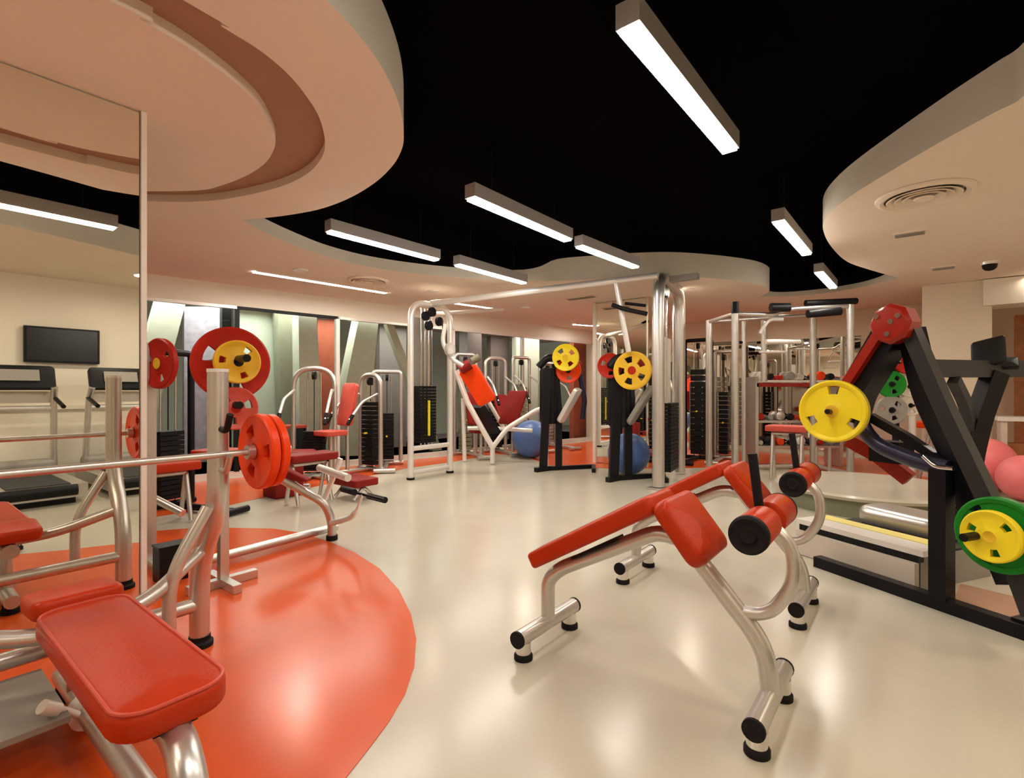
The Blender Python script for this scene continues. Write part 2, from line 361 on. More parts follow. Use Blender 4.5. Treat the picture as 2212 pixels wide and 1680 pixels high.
# back wall (part mirror), right wall, pillar, partition column
def BP(t, z, off=0): return LWE + VB * t + VA * off + UP * z
struct('wall_back', MB().box(BP(4.5, SOF / 2, .06), VB, VA, UP, 9.4, .12, SOF - .002), 'wall')
solo('wall_mirror', MB().box(BP(3.3, 1.15, -.01), VB, VA, UP, 4.3, .016, 2.1), 'mirror', 'long low wall mirror on the far wall behind the silver rack', 'mirror')
struct('wall_rear', MB().box(P(-3.95, -2.8, SOF / 2), VB, VA, UP, 13.2, .1, SOF - .002), 'wallw')
struct('wall_right', MB().box(P(4, 2.46, SOF / 2), VA, VB, UP, 15.5, .1, SOF - .002), 'wallw')
pc = W(1284, 845, 8.6); pc.z = 0
struct('wall_pillar', MB().box(pc + VB * .47 + VA * .45 + UP * SOF / 2, VB, VA, UP, .92, .86, SOF - .004), 'wallw')
solo('pillar_mirror', MB().box(pc + VB * .47 + VA * .008 + UP * (SOF / 2), VB, VA, UP, .90, .014, SOF - .03).box(pc + VB * .938 + VA * .45 + UP * (SOF / 2), VA, VB, UP, .84, .014, SOF - .03), 'mirror', 'floor to ceiling mirror facing the room on the far square pillar', 'mirror')
struct('trim_4', MB().box(pc + VB * .008 + VA * .0 + UP * SOF / 2, VB, VA, UP, .05, .05, SOF - .004), 'mframe')
# partition column at right and bulkhead
q0 = W(1992, 845, 7.2); q0.z = 0
struct('wall_column', MB().box(q0 + VB * .36 + VA * .3 + UP * SOF / 2, VB, VA, UP, .72, .6, SOF - .004), 'wall')
struct('trim_5', MB().box(P(9.4, 1.55, 2.5), VB, VA, UP, 1.72, .5, .34), 'wallw')
dp = W(2204, 845, 7.4); dp.z = 1.15
solo('door_frame', MB().box(dp, VB, VA, UP, .12, .1, 2.3), 'wood', 'orange brown wooden door frame post at the right edge', 'door frame')

# ================================================================ CEILING LIGHTS
def strip(p0, p1, label, wd=.10, ht=.10, group='linear ceiling lamps'):
    """a box lamp hung on two wires, its underside a lit diffuser"""
    c = (p0 + p1) / 2; d = (p1 - p0); L = d.length; d.normalize(); s = d.cross(UP)
    t = Thing('linear_lamp', label, 'ceiling light', c + UP * (ht / 2), 0, group)
    t.part('housing', MB().box(c + UP * (ht / 2 + .006), d, s, UP, L, wd, ht), 'lampbody')
    t.part('diffuser', MB().box(c - UP * .002, d, s, UP, L - .03, wd - .02, .014), 'lamp')
    wz = TOP - c.z - ht
    for k in (-1, 1):
        q = c + d * k * L * .32
        t.part('wire', MB().cyl(q + UP * ht, q + UP * (TOP - c.z - .004), .004, 6), 'dark')
LZ = 2.60
strip(F(1355, 58, LZ), F(1578, 328, LZ), 'longest and nearest hanging linear lamp, at the top of the picture')
strip(F(1015, 428, LZ), F(1228, 520, LZ), 'hanging linear lamp in the middle of the black ceiling')
strip(F(1250, 532, LZ), F(1374, 578, LZ), 'hanging linear lamp end to end with the middle one, ending at the rounded soffit')
strip(F(708, 500, LZ), F(945, 562, LZ), 'hanging linear lamp just above the left soffit edge')
strip(F(986, 572, LZ), F(1133, 612, LZ), 'hanging linear lamp end to end with the left one, above the cable tower')
strip(F(1680, 478, LZ), F(1743, 550, LZ), 'short looking hanging linear lamp left of the right soffit tip')
strip(F(1768, 588, LZ), F(1800, 622, LZ), 'farthest hanging linear lamp near the point of the black ceiling')
strip(P(.1, -1.02, LZ), P(1.35, -1.02, LZ), 'hanging linear lamp seen only in the left mirror')
def recessed(p0, p1, label):
    c = (p0 + p1) / 2; d = p1 - p0; L = d.length; d.normalize(); s = d.cross(UP)
    t = Thing('recessed_strip_lamp', label, 'ceiling light', Vector((c.x, c.y, SOF)), 0, 'strip lamps set into the soffit')
    fr = MB()
    for k in (-1, 1): fr.box(Vector((c.x, c.y, SOF - .006)) + s * k * .06, d, s, UP, L, .02, .012)
    t.part('frame', fr, 'white'); t.part('diffuser', MB().box(Vector((c.x, c.y, SOF - .004)), d, s, UP, L, .10, .008), 'lamp')
recessed(F(549, 586, SOF), F(835, 632, SOF), 'long strip lamp set into the pink soffit above the left glazing')
recessed(F(970, 652, SOF), F(1085, 668, SOF), 'shorter strip lamp set into the soffit behind the cable tower')
recessed(F(1240, 700, SOF), F(1283, 703, SOF), 'tiny distant strip lamp in the soffit beside the mirrored pillar')
for i, (a, b) in enumerate(DOWN):  # made-up fixture round each added fill lamp
    t = Thing('fill_downlight', 'added small round fill lamp set flush into the cream soffit', 'ceiling light', P(a, b, SOF), 0, 'added round fill lamps')
    t.part('trim_ring', MB().lathe(P(a, b, SOF - .012), UP, [(0, .05), (0, .085), (.012, .09), (.012, .05)], 24), 'white')
    t.part('diffuser', MB().cyl(P(a, b, SOF - .006), P(a, b, SOF - .001), .07, 24), 'lampsoft')
def vent(c, r, label, name='ceiling_vent'):
    t = Thing(name, label, 'ceiling vent', Vector((c.x, c.y, SOF)), 0)
    c = Vector((c.x, c.y, SOF))
    t.part('frame', MB().lathe(c - UP * .03, UP, [(.028, r * 1.12), (.012, r * 1.1), (0, r), (.01, r * .9), (.028, r * .9)], 48), 'soffit')
    for q in (.78, .60, .42): t.part('ring', MB().lathe(c - UP * .035, UP, [(.034, r * q * .8), (0, r * (q + .06)), (.006, r * (q + .07)), (.034, r * q * .86)], 40), 'soffit')
    t.part('hub', MB().lathe(c - UP * .04, UP, [(0, r * .2), (.01, r * .24), (.038, r * .1)], 24), 'soffit')
    t.part('plenum', MB().cyl(c - UP * .003, c - UP * .001, r * .88, 40), 'greypl')
vent(F(1995, 420, SOF), .27, 'large round ceiling diffuser with rings on the right soffit')
vent(F(795, 605, SOF), .24, 'faint round ceiling diffuser on the left soffit above the arched machine')
def slot(px, py, w_, label, name='ceiling_grille'):
    c = F(px, py, SOF); t = Thing(name, label, 'ceiling grille', c)
    t.part('frame', MB().box(c - UP * .006, VB, VA, UP, w_, .16, .012), 'soffit')
    for k in range(4): t.part('slat', MB().box(c - UP * .016 + VA * (-.045 + k * .03), VB, VA, UP, w_ - .04, .012, .012), 'greypl')
slot(1965, 503, .26, 'small slotted grille right of the hanging lamp on the right soffit')
slot(2038, 577, .24, 'smaller slotted grille farther back on the right soffit')
slot(1255, 642, .5, 'white slotted grille on the soffit left of the mirrored pillar')
c = F(2138, 566, SOF)
t = Thing('dome_camera', 'black ceiling dome camera on the right soffit', 'camera', c)
t.part('base', MB().lathe(c - UP * .03, UP, [(0, .08), (.03, .085)], 24), 'white')
t.part('dome', MB().lathe(c - UP * .10, UP, [(0, .01), (.008, .04), (.03, .062), (.07, .07)], 24), 'black')

# ================================================================ FOREGROUND PRESS BENCH (left, square to the mirror)
def foot(t, a, b, r=.034, h=.05):
    t.part('rubber_foot', MB().lathe(P(a, b, .003), UP, [(0, r * 1.25), (.02, r * 1.25), (.03, r), (h, r)], 20), 'rubber')
t = Thing('bench_press', 'orange red padded press bench with silver uprights in front of the mirror', 'weight bench', P(.49, -2.0))
t.part('seat', MB().pad(P(.49, -1.915, .395), VB, VA, .95, .27, .075, .085, .022, .008), 'red')
pp = []
for cx, cy, a0 in ((.475 - .085, .135 - .085, 0), (-.475 + .085, .135 - .085, 90), (-.475 + .085, -.135 + .085, 180), (.475 - .085, -.135 + .085, 270)):
    for k in range(9):
        an = R(a0 + 90 * k / 8); pp.append(P(.49 + (cy + .076 * math.sin(an)), -1.915 + cx + .076 * math.cos(an), .431))
seat_ = [o for o in t.o.children if o.name.startswith('seat')][0]
t.part('piping', MB().tube(pp + pp[:1], .0055, 0, 8), 'pinkred', seat_, 'paler piping round the seat edge')
t.part('head_pad', MB().pad(P(.49, -2.50, .42), VB * 1 + UP * .10, VA, .24, .27, .07, .04, .022, .008), 'red')
fr = MB()
fr.tube([P(.49, -2.66, .075), P(.49, -1.5, .075), P(.49, -1.02, .075)], .036)                   # floor spine
fr.tube([P(.49, -2.6, .33), P(.49, -1.45, .33), P(.47, -1.34, .31), P(.44, -1.12, .04)], .04, .12)   # under the pad, down to the front
fr.tube([P(.49, -2.45, .08), P(.49, -2.45, .34)], .03)
t.part('spine', fr, 'silver')
t.part('front_foot_bar', MB().tube([P(.25, -1.10, .05), P(.73, -1.10, .05)], .034), 'silver')
for sgn, aa in ((1, .98), (-1, 0.0)):
    k = .49 + sgn * .49
    u = MB().tube([P(k, -2.65, .03), P(k, -2.65, .40), P(k, -2.45, .66), P(k, -2.45, 1.29)], .042, .22)
    up_ = t.part('upright', u, 'silver')
    t.part('upright_cap', MB().cyl(P(k, -2.45, 1.285), P(k, -2.45, 1.30), .044, 20), 'white')
    m_ = sgn
    t.part('brace', MB().tube([P(.49 + m_ * .30, -2.45, .12), P(.49 + m_ * .30, -2.45, .42), P(.49 + m_ * .45, -2.45, .69)], .026, .12), 'silver')
    t.part('side_arm', MB().tube([P(.49 + m_ * .02, -2.36, .34), P(.49 + m_ * .22, -2.42, .36), P(.49 + m_ * .47, -2.58, .47)], .03, .2), 'silver')
    for z in (.90, 1.08):
        t.part('bar_hook', MB().tube([P(k, -2.43, z - .045), P(k, -2.36, z - .055), P(k, -2.325, z + .02)], .014, .03), 'black' if z > 1 else 'silver')
    foot(t, k, -2.65, .046)
t.part('cross_bar', MB().tube([P(0, -2.65, .20), P(.98, -2.65, .20)], .033), 'silver')
for a in (.27, .71): foot(t, a, -1.10)
foot(t, .49, -2.6)
t.part('footplate', MB().box(P(.22, -2.40, .13), VA, VB, UP, .40, .46, .02), 'greypl')
kn = MB().tube([P(.45, -2.24, .10), P(.39, -2.22, .16)], .012)
t.part('flange', MB().cyl(P(.49, -2.32, .075), P(.49, -2.27, .075), .058, 24), 'white')
k = t.part('adjuster_knob', kn, 'white'); t.part('knob_grip', MB().cyl(P(.395, -2.22, .15), P(.355, -2.21, .185), .022, 16), 'white', k)
t.part('pad_bracket', MB().box(P(.49, -1.60, .352), VB, VA, UP, .26, .10, .012), 'black')

# barbell resting on the hooks, with one plate near its right end
BZ = .925; BB_ = -2.372
t = Thing('barbell', 'long silver barbell lying across the press bench uprights', 'barbell', P(.49, BB_, BZ))
t.part('shaft', MB().cyl(P(-.56, BB_, BZ), P(1.20, BB_, BZ), .0145, 20), 'silver')
for s_ in (-1, 1):
    e0 = .49 + s_ * .58
    t.part('collar', MB().cyl(P(e0, BB_, BZ), P(e0 + s_ * .03, BB_, BZ), .032, 20), 'silver')
    t.part('sleeve', MB().cyl(P(e0 + s_ * .03, BB_, BZ), P(e0 + s_ * .20, BB_, BZ), .024, 20), 'silver')
def plate(c, ax, Ro, T, m, label, holes=3, ph=90, hub='chrome', group='weight plates', hr=(.42, .74), hw=34, hubr=.11):
    t = Thing('weight_plate', label, 'weight plate', c, 0, group)
    t.part('disc', MB().plate(c, ax, Ro, T, holes, hr, hw, ph), m)
    ax = Vector(ax).normalized()
    t.part('hub', MB().lathe(c, ax, [(-T * .54, hubr * Ro * 2), (-T * .56, .026), (T * .56, .026), (T * .54, hubr * Ro * 2)], 28), hub)
    return t
plate(P(1.125, BB_, BZ), VA, .172, .042, 'orangep', 'bright orange plate on the barbell, against the right collar', 3, 40, 'redp')
plate(P(1.173, BB_, BZ), VA, .168, .04, 'orangep', 'orange plate on the barbell, outermost on its right end', 3, 100, 'redp')

# plate tree behind the uprights
tx = W(482, 845, 3.15); ta, tb = tx.x * VA.x + tx.y * VA.y, tx.x * VB.x + tx.y * VB.y
TP = lambda a, b, z: P(ta + a, tb + b, z)
t = Thing('plate_tree', 'white plate storage post with pegs standing behind the barbell uprights', 'plate rack', TP(0, 0, 0))
t.part('post', MB().box(TP(0, 0, .80), VA, VB, UP, .05, .05, 1.54), 'silver')
t.part('post_cap', MB().box(TP(0, 0, 1.575), VA, VB, UP, .07, .07, .015), 'black')
t.part('base', MB().beam([TP(-.2, 0, .03), TP(.2, 0, .03)], .05).beam([TP(0, -.2, .03), TP(0, .2, .03)], .05), 'silver')
AXP = (VB * .92 + VA * -.1).normalized()
pegs = []
for z, s_ in ((1.385, 1), (1.12, 1), (1.385, -1)):
    q = TP(0, 0, z); e = q + AXP * s_ * (.42 if z > 1.3 else .30)
    t.part('peg', MB().cyl(q, e, .022, 18), 'dark'); pegs.append(q)
plate(pegs[0] + AXP * .16 + UP * -.02, AXP, .215, .05, 'redp', 'large red plate behind the yellow one on the storage post', 3, 20, 'redp')
plate(pegs[0] + AXP * .26 + UP * -.015, AXP, .125, .045, 'amber', 'yellow plate with three black slots hanging on the storage post', 3, 40, 'dark', hr=(.52, .80), hw=24)
plate(pegs[1] + AXP * .22 + UP * -.02, AXP, .125, .04, 'pinkred', 'small coral red plate on the lower peg of the storage post', 3, 0, 'redp')
plate(W(345, 785, 3.45), (VA * .93 - VB * .25), .17, .04, 'redp', 'narrow looking red plate on the left post beside the mirror edge', 3, 0, 'amber')
u = W(324, 845, 3.5); u.z = 0
t = Thing('storage_post', 'pale steel post with one peg right beside the mirror edge', 'plate rack', u)
t.part('post', MB().box(u + UP * .78, VA, VB, UP, .06, .06, 1.5), 'silver'); t.part('base', MB().beam([u + UP * .03 - VB * .25, u + UP * .03 + VB * .25], .06), 'silver')
t.part('peg', MB().cyl(Vector((u.x, u.y, W(0, 785, 3.5).z)), W(352, 785, 3.46), .02, 16), 'dark')

# ================================================================ T-BAR ROW behind
ft = F(717, 1166); FA, FB_ = ft.x * VA.x + ft.y * VA.y, ft.x * VB.x + ft.y * VB.y
dd = ft.y
t = Thing('row_machine', 'low silver rowing lever machine with a small maroon pad, standing behind the barbell', 'exercise machine', ft)
A1 = F(455, 1208, .06); A2 = F(716, 1140, .06)
t.part('base_bar', MB().tube([A1, A2, A2 + (A2 - A1).normalized() * .05], .032), 'silver')
t.part('frame', MB().tube([ft + UP * .03, W(716, 1120, dd), W(700, 1085, dd * .99), W(600, 1030, dd * 1.0), W(560, 1012, dd)], .034, .15), 'silver')
t.part('rubber_foot', MB().cyl(ft + UP * .003, ft + UP * .04, .045, 16), 'rubber')
t.part('handle_post', MB().tube([W(700, 1080, dd), W(712, 1050, dd), W(728, 1010, dd * .99), W(735, 990, dd * .99)], .022, .05), 'white')
t.part('footrest', MB().tube([W(690, 1010, dd * 1.03), W(752, 1032, dd * .95)], .03), 'white')
t.part('lever', MB().tube([W(715, 1130, dd * .99), W(760, 1118, dd * .97), W(772, 1100, dd * .96), W(783, 1068, dd * .96)], [.024] * 10 + [.012] * 20, .1), 'white')
g = t.part('t_handle', MB().tube([W(740, 1056, dd * .99), W(830, 1080, dd * .93)], .011), 'dark')
for a_, b_ in (((740, 1056), (766, 1063)), ((796, 1071), (832, 1080))):
    t.part('grip', MB().cyl(W(*a_, dd * .985), W(*b_, dd * .94), .024, 16), 'rubber', g)
t.part('chest_pad', MB().pad(W(608, 1017, dd), W(650, 1040, dd) - W(570, 1000, dd), VB + VA * .5, .34, .2, .05), 'darkred')
t.part('far_bar', MB().tube([W(305, 1062, dd * 1.0), W(395, 1108, dd * .98)], .03), 'silver')
b0 = F(335, 1266); 
t = Thing('storage_box', 'black low storage box on the orange floor right of the mirror edge', 'box', b0)
t.part('box', MB().box(b0 + UP * .11 - VB * .05 + VA * .1, VA, VB, UP, .16, .12, .215), 'black'); t.part('lid', MB().box(b0 + UP * .225 - VB * .05 + VA * .1, VA, VB, UP, .17, .13, .012), 'dark')

# ================================================================ TWO DECLINE BENCHES
def decline(off_a, off_b, label):
    Q = lambda a, b, z: P(2.03 + a + off_a, b + off_b, z)
    t = Thing('decline_bench', label, 'weight bench', Q(0, -.9, 0), 0, 'decline benches with leg rollers')
    bd = (VB * .59 + UP * .345).normalized(); nn = bd.cross(VA).normalized(); nn = nn if nn.z > 0 else -nn
    c = Q(0, -1.10, .568)
    t.part('backrest', MB().pad(c + nn * .018, bd, VA if bd.cross(VA).z > 0 else -VA, .69, .27, .074, .03, .018, .006), 'red')
    sd = (VB * .16 - UP * .20).normalized(); v = VA if sd.cross(VA).z > 0 else -VA; sn = sd.cross(v)
    t.part('seat', MB().pad(Q(0, -.70, .665) - sn * 0, sd, v, .27, .33, .07, .05, .022, .012), 'red')
    t.part('main_tube', MB().tube([Q(0, -1.385, .10), Q(0, -1.385, .30), Q(0, -1.31, .37), Q(0, -.84, .62), Q(0, -.74, .61)], .033, .10), 'silver')
    t.part('front_leg', MB().tube([Q(0, -.76, .64), Q(0, -.43, .27), Q(0, -.415, .10)], .034, .12), 'silver')
    t.part('pad_plate', MB().box(Q(0, -1.12, .505), bd, VA, nn, .24, .1, .012).box(Q(0, -.70, .615), sd, v, sn, .16, .12, .012), 'dark')
    t.part('roller_arm', MB().tube([Q(0, -.43, .73), Q(0, -.345, .66), Q(0, -.335, .52), Q(0, -.42, .39), Q(0, -.53, .375)], .024, .13), 'silver')
    t.part('roller_axle', MB().cyl(Q(-.25, -.43, .73), Q(.25, -.43, .73), .014, 16), 'chrome')
    for s_ in (-1, 1):
        r0, r1 = s_ * .035, s_ * .235
        ro = t.part('leg_roller', MB().lathe(Q(0, -.43, .73), VA, sorted([(r0, .052), (r0 + s_ * .006, .061), (r1 - s_ * .01, .063), (r1, .058)]), 36), 'red')
        t.part('end_cap', MB().lathe(Q(0, -.43, .73), VA * s_, [(.228, .064), (.246, .063), (.252, .055), (.246, .044), (.246, .03), (.253, .024), (.250, .008)], 36), 'rubber', ro)
    t.part('handle', MB().cyl(Q(0, -.45, .76), Q(0, -.475, .97), .0165, 16), 'rubber')
    for b, h in ((-1.385, .1), (-.415, .1)):
        br = t.part('foot_bar', MB().tube([Q(-.235, b, h), Q(.235, b, h)], .036), 'silver')
        for s_ in (-1, 1):
            t.part('bar_cap', MB().cyl(Q(s_ * .233, b, h), Q(s_ * .245, b, h), .037, 20), 'rubber', br)
            f_ = t.part('foot', MB().cyl(Q(s_ * .195, b, .018), Q(s_ * .195, b, h - .02), .034, 20), 'chrome')
            t.part('rubber_base', MB().lathe(Q(s_ * .195, b, .0), UP, [(0.001, .042), (.02, .042), (.028, .036)], 20), 'rubber', f_)
    return t
decline(0, 0, 'red decline bench nearest the camera, its black roller end facing the viewer')
decline(1.114, -.06, 'second red decline bench standing directly behind the nearest one')

# ================================================================ BLACK PLATE LOADED MACHINE ON THE RIGHT
L0 = F(1765, 1222); L1 = F(2260, 1395); LD = (L1 - L0).normalized(); LN = Vector((LD.y, -LD.x, 0))
if LN.x > 0: LN = -LN                                                 # towards camera left
def PLN(px, py, off=0):                                               # on the upright plane of the machine, off metres towards camera
    x = (px - HX) / FP; o0 = L0 + LN * off; n_ = Vector((LN.x, LN.y))
    d = (n_.x * o0.x + n_.y * o0.y) / (n_.x * x + n_.y); return W(px, py, d)
base = F(2035, 1300)
t = Thing('leg_press', 'big black steel plate loaded press machine with a red joint at its top, right side', 'exercise machine', base)
t.part('base_beam', MB().beam([L0 + UP * .035, L1 + UP * .035], .07), 'dark')
pz = PLN(2034, 1285)
t.part('post', MB().box(Vector((pz.x, pz.y, .43)), LD, LN, UP, .085, .085, .74), 'dark')
t.part('main_beam', MB().beam([PLN(1962, 700), PLN(2040, 880), PLN(2160, 1130), PLN(2235, 1330)], .075, .1), 'greybeam')
t.part('inner_beam', MB().beam([PLN(1968, 712, -.08), PLN(2000, 850, -.08), PLN(2125, 1110, -.08), PLN(2190, 1260, -.08)], .10, .1), 'dark')
t.part('rear_beam', MB().beam([PLN(1960, 720, -.3), PLN(2050, 960, -.3), PLN(2120, 1180, -.3)], .08), 'dark')
t.part('press_arm', MB().beam([PLN(1932, 715, -.03), PLN(1850, 850, -.03), PLN(1836, 905, -.03)], .155, .06), 'dark')
t.part('arm_cover', MB().beam([PLN(1905, 715, .06), PLN(1825, 838, .06)], .055), 'redpaint', label='red cover strip on the press arm')
t.part('curved_arm', MB().tube([PLN(1850, 845), PLN(1862, 925), PLN(1900, 965), PLN(1990, 1000), PLN(2050, 1012)], .045, .12), 'navy')
t.part('link_bar', MB().beam([PLN(1880, 900, -.05), PLN(1960, 945, -.05), PLN(2040, 1000, -.05)], .05), 'dark')
t.part('seat_bracket', MB().box(PLN(1925, 975, -.1), LD, LN, UP, .18, .14, .13), 'dark')
j = PLN(1930, 700, .05); u_, v_ = frame_from(LN)
hd = MB().lathe(j, LN, [(-.06, .115), (.03, .12), (.05, .10), (.055, .03)], 8)
jj = t.part('joint_housing', hd, 'redpaint', label='red eight sided joint housing')
for dx, dz in ((-.06, .05), (.06, .04), (0, -.06), (.02, .01)): t.part('bolt', MB().cyl(j + u_ * dx + v_ * dz + LN * .04, j + u_ * dx + v_ * dz + LN * .062, .016, 8), 'chrome', jj)
t.part('red_tube', MB().beam([PLN(1835, 950, -.2), PLN(1900, 985, -.25), PLN(1965, 1035, -.3)], .085), 'redpaint', label='red lower tube')
t.part('side_handle', MB().tube([PLN(1995, 985, .04), PLN(2020, 1008, .05), PLN(2060, 1012, .05)], .013, .03), 'chrome')
t.part('plate_peg', MB().cyl(PLN(1812, 890, -.02), PLN(1800, 888, .17) + (LN * .8 + Vector((-.2, -.5, 0))).normalized() * .10, .016, 16), 'dark')
t.part('plate_peg', MB().cyl(PLN(2150, 1150, 0), PLN(2150, 1150, 0) + LN * .26, .02, 16), 'dark')
t.part('rear_base', MB().beam([F(1990, 1180) - LN * .3 + UP * .035, F(2260, 1260) - LN * .3 + UP * .035], .06), 'dark')
t.part('cross_base', MB().beam([PLN(2200, 1355) + UP * .01, PLN(2200, 1355) - LN * .75 + UP * .01], .06), 'dark')
plate(PLN(1800, 888, .17) , LN * .8 + Vector((-.2, -.5, 0)), .195, .06, 'yellow', 'bright yellow grip plate on the arm of the black machine', 3, 75, 'amber', hr=(.55, .82), hw=26, hubr=.1)
plate(PLN(2160, 1155, .075), LN, .185, .05, 'green', 'green plate behind a smaller yellow one at the right edge', 3, 0, 'dark', hr=(.86 * .84, .84 * 1.0), hw=20)
plate(PLN(2142, 1158, .15), LN, .125, .04, 'yellow', 'small yellow plate in front of the green plate at the right edge', 3, 30, 'amber', hr=(.5, .78), hw=24, hubr=.1)

# ================================================================ GYM STATIONS IN THE BACKGROUND
def station(loc, rot, label, name='weight_machine', w=.62, h=1.75, arch=.2, r=.034, fm='silver', stack='black', stack_h=.95, seat=None, back=None, lean=15, arms=True, seat_y=-.55, group=None, shroud=None, base=.9, seat_z=.5):
    t = Thing(name, label, 'exercise machine', loc, rot, group, local=True)
    X = w / 2
    t.part('frame', MB().tube([(-X, .15, .04), (-X, .15, h), (X, .15, h), (X, .15, .04)], r, arch), fm)
    t.part('base', MB().tube([(-X - .04, .15, .04), (X + .04, .15, .04)], r).tube([(0, .15, .045), (0, .15 - base, .045)], r).tube([(-X * .7, .15 - base, .04), (X * .7, .15 - base, .04)], r), fm)
    sm = MB(); nz = 14; ph = stack_h / nz
    for k in range(nz): sm.box((0, .15, .1 + ph * (k + .42)), (1, 0, 0), (0, 1, 0), (0, 0, 1), w * .5, .14, ph * .84)
    st = t.part('weight_stack', sm, stack)
    t.part('selector_pin', MB().cyl((0, .03, .1 + stack_h * .5), (0, .09, .1 + stack_h * .5), .014, 10), 'yellow', st)
    for s_ in (-1, 1): t.part('guide_rod', MB().cyl((s_ * w * .16, .15, .06), (s_ * w * .16, .15, h - .06), .011, 10), 'chrome')
    t.part('cable', MB().cyl((0, .15, .1 + stack_h), (0, .15, h - .08), .006, 6), 'dark')
    t.part('pulley', MB().lathe((0, .15, h - .1), (1, 0, 0), [(-.02, .06), (-.008, .05), (.008, .05), (.02, .06)], 20), 'black')
    if shroud: t.part('shroud', MB().box((0, .26, .75), (1, 0, 0), (0, 1, 0), (0, 0, 1), w * .8, .012, 1.2), shroud)
    if seat:
        t.part('seat', MB().pad((0, seat_y, seat_z), (1, 0, 0), (0, 1, 0), .36, .36, .07, .07), seat)
        t.part('seat_post', MB().tube([(0, seat_y, .05), (0, seat_y, seat_z - .04)], .03), fm)
    if back:
        v = Vector((0, math.sin(R(lean)), math.cos(R(lean))))
        t.part('backrest', MB().pad(Vector((0, seat_y + .22, seat_z + .08)) + v * .32, (1, 0, 0), v, .30, .62, .07, .06), back)
        t.part('back_post', MB().tube([(0, seat_y + .28, .05), Vector((0, seat_y + .28, seat_z + .05)), Vector((0, seat_y + .28, seat_z + .05)) + v * .4], .028), fm)
    if arms:
        for s_ in (-1, 1):
            a_ = t.part('press_arm', MB().tube([(s_ * X * .9, .1, h * .8), (s_ * X * 1.05, -.2, h * .72), (s_ * X * 1.05, -.42, h * .55)], .02), fm)
            t.part('grip', MB().cyl((s_ * X * 1.05, -.36, h * .6), (s_ * X * 1.05, -.45, h * .51), .026, 12), 'rubber', a_)
    return t
def G(px, d): v = W(px, 845, d); v.z = 0; return v
rW = math.atan2(LWD.y, LWD.x)            # facing away from the left wall
# left wall row, seen through the barbell
station(G(672, 7.0), .1, 'arched silver machine with a black stack and maroon seat, left of the white mullion', w=.56, h=1.52, arch=.28, seat='darkred', seat_z=.42, stack_h=.55, stack='black')
station(G(783, 7.6), -.6, 'silver machine with a coral backrest and seat right of the white mullion', w=.45, h=1.45, seat='pinkred', back='pinkred', lean=12, seat_z=.62, fm='silver')
station(G(835, 8.2), .2, 'open silver frame machine with a black stack left of the cable tower', w=.44, h=1.52, arch=.06, stack_h=.75, seat=None, arms=False)
station(G(385, 5.2), 1.2, 'machine with dark posts and a red angled seat behind the press bench', w=.5, h=1.6, arch=.05, fm='dark', seat='red', back=None, stack_h=.7, arms=False, seat_z=.6)
station(G(1012, 9.6), .5, 'tall silver stack machine standing behind the cable tower', w=.44, h=1.9, arch=.1, stack_h=1.1, stack='olive', seat='darkred', back='darkred')
station(G(1078, 10.0), .5, 'silver stack machine with maroon back right behind the orange padded one', w=.44, h=1.85, arch=.15, stack_h=1.0, seat='darkred', back='darkred', lean=30)
station(G(1135, 10.5), .6, 'pale steel machine between the orange pad and the black curl machine', w=.42, h=1.9, arch=.08, stack_h=1.2, stack='olive', shroud='greypl')
station(G(1192, 11.0), .6, 'farthest pale machine behind the black curl machine with blue ball', w=.42, h=1.8, arch=.12, stack_h=1.0, stack='greypl', shroud='concrete')
# red benches and box on the far orange floor
def boxseat(c, U, L, Wd, z, m, label, name='padded_bench'):
    t = Thing(name, label, 'bench', c); V = UP.cross(U)
    t.part('pad', MB().pad(c + UP * z, U, V, L, Wd, .08, .04), m)
    t.part('legs', MB().tube([c + U * L * .35 + V * Wd * .4 + UP * .02, c + U * L * .35 + UP * (z - .05), c + U * L * .35 - V * Wd * .4 + UP * .02], .02).tube([c - U * L * .35 + V * Wd * .4 + UP * .02, c - U * L * .35 + UP * (z - .05), c - U * L * .35 - V * Wd * .4 + UP * .02], .02).tube([c + U * L * .35 + UP * (z - .07), c - U * L * .35 + UP * (z - .07)], .022), 'silver')
boxseat(G(668, 5.5), VA, .55, .3, .50, 'darkred', 'maroon padded bench on silver legs beyond the orange barbell plate')
boxseat(G(345, 4.6), VA, .6, .3, .52, 'red', 'red padded bench just right of the mirror edge, behind the press bench')
boxseat(G(765, 5.75), VB, .5, .32, .2, 'darkred', 'low maroon pad on the floor behind the row handle')
bx = G(612, 5.9)
solo('step_box', MB().pad(bx + UP * .2, VA, VB, .34, .3, .4, .02), 'darkred', 'red brown cube shaped step box beyond the barbell plate', 'box')
bx = G(610, 7.8)
t = Thing('low_table', 'low table with pale top against the left glazing', 'table', bx)
t.part('top', MB().box(bx + UP * .66, LWD, LWN, UP, .6, .4, .04), 'pinkred'); t.part('leg', MB().box(bx + UP * .32 + LWD * .27, LWD, LWN, UP, .04, .36, .64), 'dark'); t.part('leg', MB().box(bx + UP * .32 - LWD * .27, LWD, LWN, UP, .04, .36, .64), 'dark')

